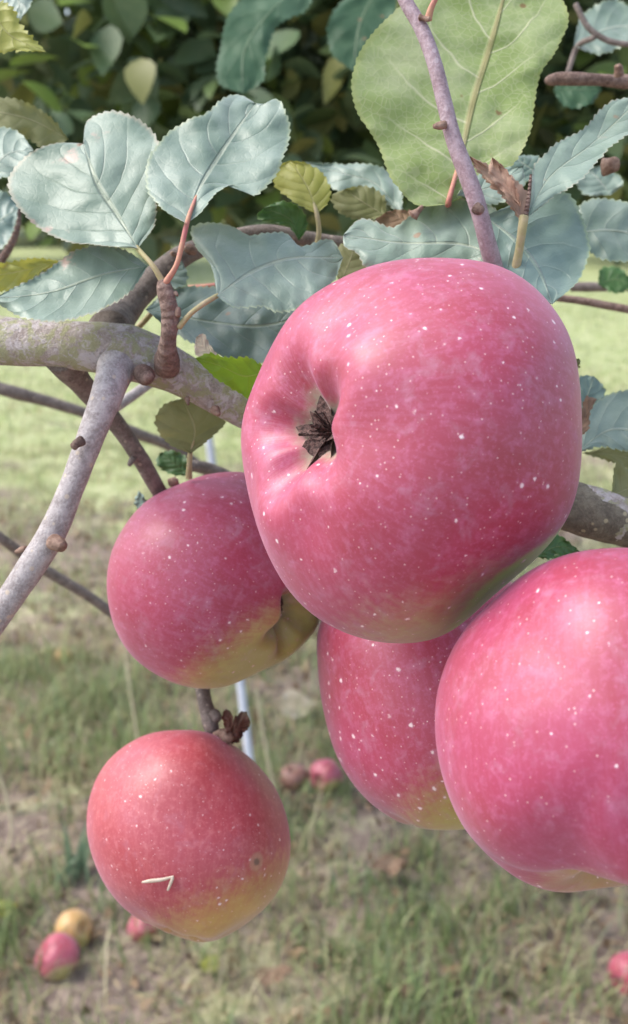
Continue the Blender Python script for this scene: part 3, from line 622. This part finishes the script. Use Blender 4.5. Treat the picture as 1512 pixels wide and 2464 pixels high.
def sepals(parent, at, axis, r, mat, n=5, size=.20, seed=0, open_=.6):
    """dried calyx: pointed folded sepals around a tuft of stamens"""
    rnd = random.Random(seed)
    a = axis.orthogonal().normalized(); b = axis.cross(a)
    V = []; Fc = []
    for i in range(n):
        th = 2 * math.pi * (i + rnd.uniform(-.15, .15)) / n
        rad = a * math.cos(th) + b * math.sin(th); tan = axis.cross(rad)
        L = size * r * rnd.uniform(.8, 1.25); wv = L * .25; m = 7; o0 = len(V)
        for j in range(m):
            t = j / (m - 1)
            c = at + rad * (L * (.08 + .92 * t) * (open_ + .4 * t)) + axis * (L * (.10 + .45 * math.sin(t * 2.4) * (1.2 - open_)))
            wd = wv * (math.sin(math.pi * min(1, .25 + .75 * t)) ** .8) * (1 - .1 * t) + .0001
            tw = rnd.uniform(-.2, .2) * wd
            for s in (-1, -.5, 0, .5, 1): V.append(c + tan * wd * s + axis * (abs(s) * wd * .7 + tw * s))
        for j in range(m - 1):
            for k in range(4): Fc.append((o0 + j * 5 + k, o0 + j * 5 + k + 1, o0 + j * 5 + k + 6, o0 + j * 5 + k + 5))
    for i in range(26):                                             # stamens
        th = rnd.uniform(0, 6.28); rad = a * math.cos(th) + b * math.sin(th); tan = axis.cross(rad)
        L = size * r * rnd.uniform(.3, .6); lean = rnd.uniform(.1, .9); o0 = len(V); wd = r * .008
        for t in (0, .5, 1):
            c = at + rad * L * t * lean + axis * L * (t * .9 + .05)
            V += [c - tan * wd, c + tan * wd, c + rad * wd]
        for t in (0, 1):
            for k in range(3):
                k2 = (k + 1) % 3; Fc.append((o0 + t * 3 + k, o0 + t * 3 + k2, o0 + t * 3 + 3 + k2, o0 + t * 3 + 3 + k))
    return link('calyx', mesh('calyx', V, Fc), mat, parent)
def make_apple(label, mat, cx, cy, d, Rpx, axis, outline, cal=dict(), group='red apples hanging on the branch', stem_len=.45, **kw):
    me, c, s, axw, r = apple_mesh('apple', cx, cy, d, Rpx, axis, outline, **kw)
    o = link('apple', me, mat); o.location = P(cx, cy, d)
    tag(o, label, 'apple', group)
    sepals(o, c, axw, r, M['sepal'], **cal)
    bend = axw.orthogonal().normalized() * r * .1
    link('stem', tube_mesh('stem', [s + axw * r * .05, s - axw * r * stem_len * .5 + bend * .4, s - axw * r * stem_len + bend], [r * .04, r * .035, r * .055], 12, 20, .1), M['spur'], o)
    return o, r

A1, r1 = make_apple('largest hanging apple, deep pink red, its open star shaped calyx facing left towards the viewer',
    apple_mat('apple_skin_large', seed=1.0, bloom=.20), 1000, 1085, .25, 450, (-.81, .13, .58),
    [(1080, 618), (1180, 632), (1260, 670), (1330, 735), (1375, 810), (1397, 900), (1403, 1000), (1400, 1100), (1388, 1185), (1358, 1262), (1305, 1330), (1240, 1390), (1180, 1445), (1120, 1500), (1060, 1535), (990, 1548), (900, 1543), (830, 1522), (760, 1485), (700, 1430), (650, 1350), (615, 1260), (592, 1160), (580, 1080), (584, 1010), (605, 940), (630, 880), (660, 815), (720, 735), (800, 680), (890, 640), (980, 622)],
    green=((.24, -.95, .15), .58, 1.16), lime=((.60, -.80, .15), .80, .97), seed=1.3, dc=.31, wc=.27, lobes=.020, H=.86, na=220, nf=150, cal=dict(size=.25, seed=4, open_=.9), spin=.5)
A2, r2 = make_apple('pinkish red hanging apple left of the largest one, its underside yellow green',
    apple_mat('apple_skin_blushed', seed=2.0, dots=370, bloom=.22, green=(.47, .47, .13)), 512, 1398, .335, 258, (.84, -.34, .42),
    [(575, 1133), (500, 1140), (430, 1165), (360, 1200), (300, 1265), (268, 1330), (257, 1400), (262, 1460), (285, 1530), (320, 1580), (380, 1625), (440, 1650), (500, 1658), (560, 1648), (615, 1622), (680, 1592), (735, 1548), (768, 1500), (775, 1440), (770, 1350), (740, 1250), (690, 1180), (630, 1145)],
    green=((.55, -.82, .10), .30, .98), seed=2.1, dc=.34, wc=.24, lobes=.014, cal=dict(size=.16, seed=5, open_=.4))
A3, r3 = make_apple('bright pink red hanging apple with pale dots, cut off by the right edge',
    apple_mat('apple_skin_pink', dots=310., dot_r=.115, red=(.365, .042, .105), pink=(.49, .135, .26), seed=3.0, bloom=.16, green=(.45, .30, .12)), 1500, 1735, .222, 435, (-.02, -.94, .34),
    [(1512, 1317), (1440, 1320), (1360, 1335), (1280, 1370), (1190, 1440), (1120, 1510), (1075, 1590), (1050, 1680), (1048, 1770), (1060, 1850), (1085, 1930), (1130, 2010), (1200, 2080), (1270, 2128), (1340, 2148), (1400, 2152), (1470, 2135), (1560, 2138), (1700, 2090), (1830, 2000), (1920, 1880), (1950, 1750), (1930, 1600), (1860, 1460), (1750, 1370), (1640, 1325)],
    green=((.0, -.96, .25), .72, 1.04), seed=.4, dc=.34, wc=.30, lobes=.04, na=220, nf=150, cal=dict(size=.18, seed=7, open_=.4))
A4, r4 = make_apple('hanging apple tucked behind the largest and rightmost apples, red with an olive lower side',
    apple_mat('apple_skin_olive', seed=4.0, dot_r=.19, dots=330, bloom=.22, green=(.36, .31, .06)), 1070, 1690, .325, 310, (.25, -.95, .1),
    [(765, 1500), (760, 1580), (768, 1660), (785, 1740), (815, 1830), (860, 1900), (920, 1955), (990, 1988), (1060, 1998), (1130, 1995), (1250, 1960), (1340, 1880), (1380, 1750), (1370, 1600), (1320, 1480), (1230, 1400), (1080, 1370), (920, 1390), (820, 1430)],
    green=((.60, -.75, .30), .12, .92), seed=3.3, cal=dict(size=.16, seed=9, open_=.4))
scar5 = RGT * .0222 + UPV * (-.0005) - FWD * .0232
A5, r5 = make_apple('lowest hanging apple, round and red turning orange below, a straw fragment on its front',
    apple_mat('apple_skin_orange', red=(.40, .055, .075), deep=(.33, .038, .045), pink=(.58, .19, .20), seed=5.0, dots=480, dot_r=.15, bloom=.12, green=(.47, .30, .07), scar=tuple(scar5)), 455, 2012, .34, 250, (-.04, -.90, .42),
    [(440, 1755), (500, 1762), (560, 1790), (620, 1840), (665, 1900), (692, 1970), (700, 2040), (690, 2100), (660, 2160), (610, 2210), (550, 2250), (500, 2268), (440, 2260), (380, 2235), (310, 2195), (260, 2140), (225, 2070), (208, 1990), (215, 1920), (245, 1850), (300, 1795), (370, 1762)],
    green=((.46, -.85, .25), .22, 1.05), seed=4.2, dc=.13, wc=.20, lobes=.012, H=.95, cal=dict(size=.07, seed=11, open_=.3))

st = px_tube('straw', [(342, 2123, .3085, 4), (360, 2120, .3075, 9), (392, 2116, .307, 8), (418, 2109, .307, 5)], M['straw'], None, sides=8)
tag(st, 'short pale straw fragment stuck to the lowest hanging apple', 'straw')
px_tube('stub', [(416, 2112, .307, 8), (410, 2128, .307, 7), (404, 2142, .3075, 5)], M['straw'], st, sides=8)

# fallen apples in the grass
def fallen(label, x, y, Rm_, mat, seed, axis, sink=.15, zr=None):
    g = G(x, y, Rm_ * (1 - sink)); d = depth_of(g)
    me, c, s, axw, r = apple_mesh('fallen_apple', x, y, d, Rm_ * F / d, axis, None, seed=seed, na=64, nf=44, warp_noise=.06, green=((.3, -.5, .5), .5, 1.0))
    o = link('fallen_apple', me, mat); o.location = g
    tag(o, label, 'apple', 'windfall apples in the grass')
    sepals(o, c, axw, r, M['sepal'], size=.2, seed=seed)
    return o
fr_red = apple_mat('windfall_skin_red', red=(.42, .07, .09), deep=(.32, .045, .06), seed=6, dots=200, bloom=.3)
fr_yel = apple_mat('windfall_skin_yellow', red=(.50, .30, .10), deep=(.42, .22, .07), pink=(.60, .42, .2), green=(.5, .38, .12), seed=7, dots=120, bloom=.1)
fr_rot = apple_mat('windfall_skin_brown', red=(.26, .12, .085), deep=(.18, .07, .05), pink=(.34, .19, .14), green=(.24, .14, .08), seed=8, dots=120, bloom=.1)
fallen('red fallen apple lying in front of the yellow one at the lower left', 140, 2305, .036, fr_red, 1, (.8, -.5, -.3), sink=.35)
fallen('yellow brown fallen apple behind the red one at the lower left', 178, 2236, .031, fr_yel, 2, (-.7, -.3, -.5), sink=.3)
fallen('pinkish fallen apple half hidden under the lowest hanging apple', 345, 2232, .026, fr_red, 3, (.6, -.5, -.3), sink=.45)
fallen('bright red fallen apple beside the brown one in the middle of the lawn', 785, 1868, .035, fr_red, 4, (.5, .1, -.7), sink=.3)
fallen('brown rotting fallen apple left of the bright red one', 708, 1872, .030, fr_rot, 5, (.2, -.8, -.4), sink=.4)
fallen('dark pink fallen apple at the lower right edge of the picture', 1522, 2345, .036, fr_red, 6, (.7, .3, -.4), sink=.35)
fallen('small orange fallen apple far back on the left', 152, 1582, .026, fr_yel, 7, (.1, .8, .4), sink=.3)

# fallen leaves
def ground_leaf(label, x, y, L, Wd, mat, ang, seed, tilt=.3):
    g = G(x, y, .03); V = []; uv = []; N, ns = 14, 4
    for i in range(N):
        t = i / (N - 1); hw = Wd * math.sin(math.pi * t ** .8) * .5
        for k in range(-ns, ns + 1):
            s = k / ns
            q = Vector(((t - .5) * L, s * hw, .012 * noise.noise((t * 3, s * 2, seed)) + .3 * hw * s * s + .02 * (t - .5) ** 2))
            q = Vector((q.x * math.cos(ang) - q.y * math.sin(ang), q.x * math.sin(ang) + q.y * math.cos(ang), q.z + q.y * tilt))
            V.append(q); uv.append((t, (s + 1) / 2))
    Wn = 2 * ns + 1
    Fc = [(i * Wn + k, i * Wn + k + 1, (i + 1) * Wn + k + 1, (i + 1) * Wn + k) for i in range(N - 1) for k in range(Wn - 1)]
    me = mesh('fallen_leaf', V, Fc); ul = me.uv_layers.new(name='UVMap')
    vi = np.empty(len(me.loops), np.int32); me.loops.foreach_get('vertex_index', vi)
    ul.data.foreach_set('uv', np.array(uv, np.float32)[vi].ravel())
    o = link('fallen_leaf', me, M[mat]); o.location = g
    return tag(o, label, 'leaf', 'fallen leaves in the grass')
ground_leaf('pale cream fallen leaf right of the metal stake', 715, 1704, .085, .07, 'leaf_tan', .1, 1, .6)
ground_leaf('yellow fallen leaf at the left edge of the lawn', 8, 2190, .05, .03, 'leaf_yellow', .4, 2)
ground_leaf('yellow fallen leaf in the grass under the lowest hanging apple', 505, 2325, .045, .03, 'leaf_yellow', 1.2, 3)
ground_leaf('small orange brown fallen leaf near the bottom edge', 980, 2384, .03, .022, 'leaf_brown', .7, 4)
ground_leaf('rusty red brown fallen leaf right of the middle of the lawn', 940, 2085, .07, .035, 'leaf_brown', .2, 6)
ground_leaf('rusty fallen leaf near the middle of the bottom edge', 660, 2350, .06, .03, 'leaf_brown', .3, 5)

# ---------------------------------------------------------------- stake and dry stalks
g = G(628, 2010, 0); top = P(500, 1030, depth_of(g) + .02)
stk = tag(empty('metal_stake', g), 'thin pale metal stake leaning in the lawn behind the left apples', 'stake')
link('pole', tube_mesh('pole', [Vector((0, 0, -.05)), (top - g) * .5, top - g], [.0082, .0082, .0078], 20, 20, .01), M['steel'], stk)
link('cap', tube_mesh('cap', [(top - g) * 1.0, (top - g) * 1.018], [.0095, .009], 20, 8, .0), M['steel'], stk)
def stalk(label, pts, d, wd):
    o = px_tube('dry_stalk', [(x, y, d, wd) for x, y in pts], M['stalk'], None, sides=8, rough=.05)
    return tag(o, label, 'grass stalk', 'dry grass stalks')
stalk('thin dry grass stalk rising left of the middle left apple', [(295, 1520), (305, 1600), (318, 1690), (332, 1780), (350, 2000), (365, 2262)], depth_of(G(365, 2250)), 5)
stalk('thin dry grass stalk bent at the left edge of the lawn', [(-30, 1800), (0, 1870), (18, 1930), (28, 2000), (12, 2060)], depth_of(G(12, 2050)), 7)
stalk('pale dry grass stalk right of the metal stake', [(618, 1660), (628, 1730), (640, 1800), (660, 1900), (690, 2010)], depth_of(G(690, 2000)), 7)

# ---------------------------------------------------------------- grass
def blades(name, x, y, h, wdt, tint, lean=.55, z0=None, rows=4):
    n = len(x); z0 = np.zeros(n) if z0 is None else z0
    az = rng.uniform(0, 2 * np.pi, n); ln = np.abs(rng.normal(0, lean, n)); face = az + rng.normal(0, .8, n) + np.pi / 2
    V = np.zeros((n, rows, 2, 3)); T = np.linspace(0, 1, rows)
    for j, t in enumerate(T):
        ang = ln * (t ** 1.0) * 1.3
        cxp = x + np.cos(az) * h * t * np.sin(ang * .75); cyp = y + np.sin(az) * h * t * np.sin(ang * .75); cz = z0 - .005 + h * t * np.cos(ang * .8)
        wd = wdt * (1 - t ** 1.6) * .5 + .0001
        for k, s in enumerate((-1, 1)):
            V[:, j, k, 0] = cxp + np.cos(face) * wd * s; V[:, j, k, 1] = cyp + np.sin(face) * wd * s; V[:, j, k, 2] = np.maximum(cz, z0 + .002)
    base = (np.arange(n) * rows * 2)[:, None]
    Q = np.concatenate([np.stack([base[:, 0] + j * 2, base[:, 0] + j * 2 + 1, base[:, 0] + j * 2 + 3, base[:, 0] + j * 2 + 2], 1) for j in range(rows - 1)])
    me = np_mesh(name, V.reshape(-1, 3), Q)
    at = me.attributes.new('tint', 'FLOAT_COLOR', 'POINT')
    col = np.ones((n, rows * 2, 4)); col[:, :, :3] = tint[:, None, :]
    at.data.foreach_set('color', col.astype(np.float32).ravel())
    return me
def vnoise(x, y, s, seed): return np.array([noise.noise((a * s, b * s, seed)) for a, b in zip(x, y)])
def scatter(n, y0, y1, mrg=1.25):
    yy = np.sqrt(rng.uniform(y0 ** 2, y1 ** 2, n)); xx = rng.uniform(-1, 1, n) * (yy * .33 * mrg + .15)
    return xx, yy
def patch_keep(x, y, thr):
    v = vnoise(x, y, 3.1, 4.0) + .6 * vnoise(x, y, 9.0, 6.0) + np.clip((y - 3) * .06, -.1, .3)
    return v + rng.normal(0, .22, len(x)) > thr
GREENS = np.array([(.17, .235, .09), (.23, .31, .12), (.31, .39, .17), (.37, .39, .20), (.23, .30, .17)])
DRYS = np.array([(.46, .41, .25), (.54, .48, .31), (.36, .29, .19), (.46, .46, .25), (.40, .40, .20)])
def pick(pal, n): return pal[rng.integers(0, len(pal), n)] * rng.uniform(.75, 1.25, (n, 1))
parts_g = []
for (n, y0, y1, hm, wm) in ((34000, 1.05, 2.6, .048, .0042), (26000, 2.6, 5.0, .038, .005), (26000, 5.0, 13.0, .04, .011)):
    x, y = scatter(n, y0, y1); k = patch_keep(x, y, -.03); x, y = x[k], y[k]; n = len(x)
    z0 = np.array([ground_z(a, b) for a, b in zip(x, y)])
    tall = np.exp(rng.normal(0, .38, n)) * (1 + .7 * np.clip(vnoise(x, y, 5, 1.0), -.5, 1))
    o = link('grass', blades('grass', x, y, hm * tall, wm * rng.uniform(.6, 1.5, n), pick(GREENS, n) + (np.clip((y - 1.7) / 2.3, 0, 1)[:, None]) * np.array([(.20, .17, .12)]), .5, z0), M['grass'])  # blades paler with distance: drier mown grass, and sunlit brightness put into the tint
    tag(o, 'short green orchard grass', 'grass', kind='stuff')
for (n, y0, y1, hm, wm) in ((26000, 1.05, 2.8, .05, .0028), (20000, 2.8, 7.0, .045, .0055)):
    x, y = scatter(n, y0, y1); k = vnoise(x, y, 4.3, 14.0) + rng.normal(0, .2, n) > -.12; x, y = x[k], y[k]; n = len(x); z0 = np.array([ground_z(a, b) for a, b in zip(x, y)])
    o = link('dry_grass', blades('dry_grass', x, y, hm * np.exp(rng.normal(0, .4, n)), wm * rng.uniform(.6, 1.5, n), pick(DRYS, n), 1.25, z0), M['grass'])
    tag(o, 'dry straw coloured grass', 'grass', kind='stuff')

# broad-leaved weed and litter
wg = G(185, 2110, 0); n = 16
o = link('weed', blades('weed', rng.normal(0, .012, n), rng.normal(0, .012, n), rng.uniform(.06, .13, n), rng.uniform(.010, .018, n), np.array([(.20, .29, .19)]) * rng.uniform(.8, 1.3, (n, 1)), .5), M['grass']); o.location = wg
tag(o, 'pale green broad bladed weed tuft left of the lowest hanging apple', 'weed')
n = 5000; x, y = scatter(n, 1.1, 4.0); z0 = np.array([ground_z(a, b) for a, b in zip(x, y)])
LIT = np.array([(.20, .12, .08), (.30, .19, .12), (.14, .09, .065), (.36, .27, .17)])
o = link('leaf_litter', blades('leaf_litter', x, y, rng.uniform(.015, .045, n), rng.uniform(.008, .024, n), pick(LIT, n), 2.2, z0 + .012), M['grass'])
tag(o, 'small dry leaf litter in the grass', 'leaf litter', kind='stuff')

# ---------------------------------------------------------------- orchard trees behind
def crown_mesh(name, centres, size, palette, droop=.4, seed=0, out=None):
    r = np.random.default_rng(seed); n = len(centres)
    prof = np.array([(0, .02), (.12, .40), (.32, .66), (.55, .62), (.78, .38), (1, .02)])
    L = size * r.uniform(.65, 1.2, n)
    az = r.uniform(0, 2 * np.pi, n); el = r.normal(-droop, .45, n)
    D = np.stack([np.cos(az) * np.cos(el), np.sin(az) * np.cos(el), np.sin(el)], 1)
    up = np.array([0, 0, 1.0]) + r.normal(0, .38, (n, 3)); S = np.cross(D, up); S /= np.linalg.norm(S, axis=1)[:, None]
    Nn = np.cross(S, D); fold = r.uniform(.05, .45, n); bend = r.uniform(-.1, .35, n)
    V = np.zeros((n, len(prof), 3, 3))
    for j, (t, wd) in enumerate(prof):
        c = centres + D * (L * t)[:, None] - Nn * (L * bend * t * t)[:, None]
        for k, s in enumerate((-1, 0, 1)):
            V[:, j, k] = c + S * (L * wd * .5 * s)[:, None] + Nn * (np.abs(s) * fold * L * wd * .5)[:, None]
    m = len(prof); b = np.arange(n) * m * 3; Q = []
    for j in range(m - 1):
        for k in range(2): Q.append(np.stack([b + j * 3 + k, b + j * 3 + k + 1, b + j * 3 + k + 4, b + j * 3 + k + 3], 1))
    me = np_mesh(name, V.reshape(-1, 3), np.concatenate(Q))
    at = me.attributes.new('tint', 'FLOAT_COLOR', 'POINT')
    col = np.ones((n, m * 3, 4)); pal = np.array(palette)
    col[:, :, :3] = (pal[r.choice(len(pal), n, p=None)] * r.uniform(.7, 1.3, (n, 1)))[:, None, :]
    at.data.foreach_set('color', col.astype(np.float32).ravel())
    return me
PAL = [(.055, .115, .055), (.07, .135, .06), (.05, .10, .05), (.08, .15, .065), (.06, .12, .06), (.09, .155, .05), (.17, .18, .045), (.17, .27, .05)]
PAL_FAR = [(.06, .11, .035), (.08, .13, .04), (.10, .16, .05), (.07, .12, .045), (.13, .18, .05)]
def orchard_tree(label, base, limbs, clumps, leaf_size, seed, pal=PAL, trunk_h=1.0, trunk_r=.06, spread=.28, per=90, clear=0):
    """limbs: lists of points (relative to base); clumps: extra clump centres; leaves gather along the limbs"""
    t = tag(empty('apple_tree', base), label, 'tree', 'apple trees of the orchard')
    link('trunk', tube_mesh('trunk', [Vector(p) for p in ((0, 0, -.05), (.01, .0, trunk_h * .4), (.02, .02, trunk_h), (0, .03, trunk_h * 1.7))], [trunk_r * 1.3, trunk_r, trunk_r * .8, trunk_r * .4], 16, 40, .12, seed, fscale=20), M['trunk'], t)
    r = np.random.default_rng(seed); cen = []
    for lb in limbs:
        pts = [Vector(p) for p in lb]; rad = np.linspace(trunk_r * .24, trunk_r * .10, len(pts))
        if not (clear and any(depth_of(Vector(base) + Vector(q)) < 1.6 for q in lb[:4])): link('limb', tube_mesh('limb', pts, rad, 10, 30, .1, seed, fscale=30), M['limb'], t)
        s = catmull([tuple(p) for p in pts], 14)[3:]
        for q in s: cen.append(q)
    cen += [np.array(c) for c in clumps]; cen = np.array(cen)
    C_ = np.repeat(cen, per, axis=0); C_ = C_ + r.normal(0, spread, C_.shape) * np.array([1, 1, .8])
    if clear: C_ = C_[(C_[:, 2] + base[2]) > 1.2 - .082 * (C_ @ np.array(FWD) + np.array(base) @ np.array(FWD) - EYE.dot(FWD)) + .05]; C_ = C_[(C_ @ np.array(FWD) + np.array(base) @ np.array(FWD) - EYE.dot(FWD)) > clear]
    link('crown', crown_mesh('crown', C_, leaf_size, pal, seed=seed), M['far_leaf'], t)
    return t
def limb_fan(n, r, z0, z1, seed, reach=1.3, rise=.35):
    rr = random.Random(seed); out = []
    for i in range(n):
        a = 2 * math.pi * i / n + rr.uniform(-.3, .3); L = reach * rr.uniform(.75, 1.15); zs = rr.uniform(z0, z1); dz = rr.uniform(-.1, rise)
        out.append([(.02, .02, zs)] + [(math.cos(a + rr.uniform(-.15, .15)) * L * f, math.sin(a + rr.uniform(-.15, .15)) * L * f, zs + dz * math.sin(f * 2.2) + .06 * rr.uniform(-1, 1)) for f in (.3, .6, 1.0)])
    return out
gb = G(985, 1720, 0)
orchard_tree('apple tree with dark dense foliage right behind the nearest lichen covered branch', gb,
    limb_fan(9, 1, 1.24, 1.55, 4, 1.25) + limb_fan(8, 1, 1.65, 2.0, 5, 1.15) + [[(0, 0, 1.3)] + [tuple(P(*q) - gb) for q in ((560, 470, 1.9), (400, 310, 1.7), (290, 180, 1.6), (130, 30, 1.5), (40, -60, 1.45))], [(0, 0, 1.4)] + [tuple(P(*q) - gb) for q in ((560, 250, 1.8), (530, 110, 1.5), (480, 20, 1.4), (440, -60, 1.35))], [(0, 0, 1.3), (.4, -.4, 1.45), (.75, -.8, 1.5), (.95, -1.1, 1.6)]],
    [(-.9, -.5, 1.45), (-.6, .4, 1.45), (0, -.7, 1.45), (.7, -.3, 1.5), (-1.1, 0, 1.5), (.3, .5, 1.45), (-.3, -.9, 1.55), (-1.0, .6, 1.4), (.9, .5, 1.45)], .066, 21, per=64, spread=.15, clear=1.45)
orchard_tree('second apple tree of the row, farther back at the left', (-4.2, 15, 0), limb_fan(10, 1, 1.3, 1.9, 6, 2.6) + limb_fan(9, 1, 2.0, 3.2, 7, 2.2), [], .16, 31, per=50, spread=.38)
orchard_tree('apple tree farther back at the right', (5.2, 16, 0), limb_fan(10, 1, 1.3, 1.9, 8, 2.6) + limb_fan(9, 1, 2.0, 3.2, 9, 2.2), [], .16, 41, per=50, spread=.38)
for i, (x, y, s) in enumerate(((-9, 24, 3.2), (-4.6, 22, 3.0), (-.5, 25, 3.4), (4, 22.5, 3.0), (8.6, 24, 3.3))):
    lab = ['leftmost far tree on the edge of the orchard', 'far tree second from the left beyond the lawn', 'middle far tree beyond the lawn', 'far tree second from the right beyond the lawn', 'rightmost far tree on the edge of the orchard'][i]
    orchard_tree(lab, (x, y, 0), limb_fan(9, 1, .8, 1.6, 50 + i, 2.1) + limb_fan(8, 1, 1.8, 3.2, 60 + i, 1.7, .8), [(0, 0, 3.6), (.4, .2, 4.2)], .30, 70 + i, PAL_FAR, 1.2, .14, .42, 38)
# crown of the near tree, to the right above
r_ = np.random.default_rng(5); cen = np.array([(-.1, .5, 1.9), (.2, .3, 2.1), (.3, .6, 1.6), (-.3, .7, 2.0), (.4, -.2, 1.9), (0, .2, 2.4), (.5, .5, 2.2)])
C_ = np.repeat(cen, 60, axis=0) + r_.normal(0, .2, (420, 3))
link('crown', crown_mesh('crown', C_, .085, PAL, seed=9), M['far_leaf'], tree)
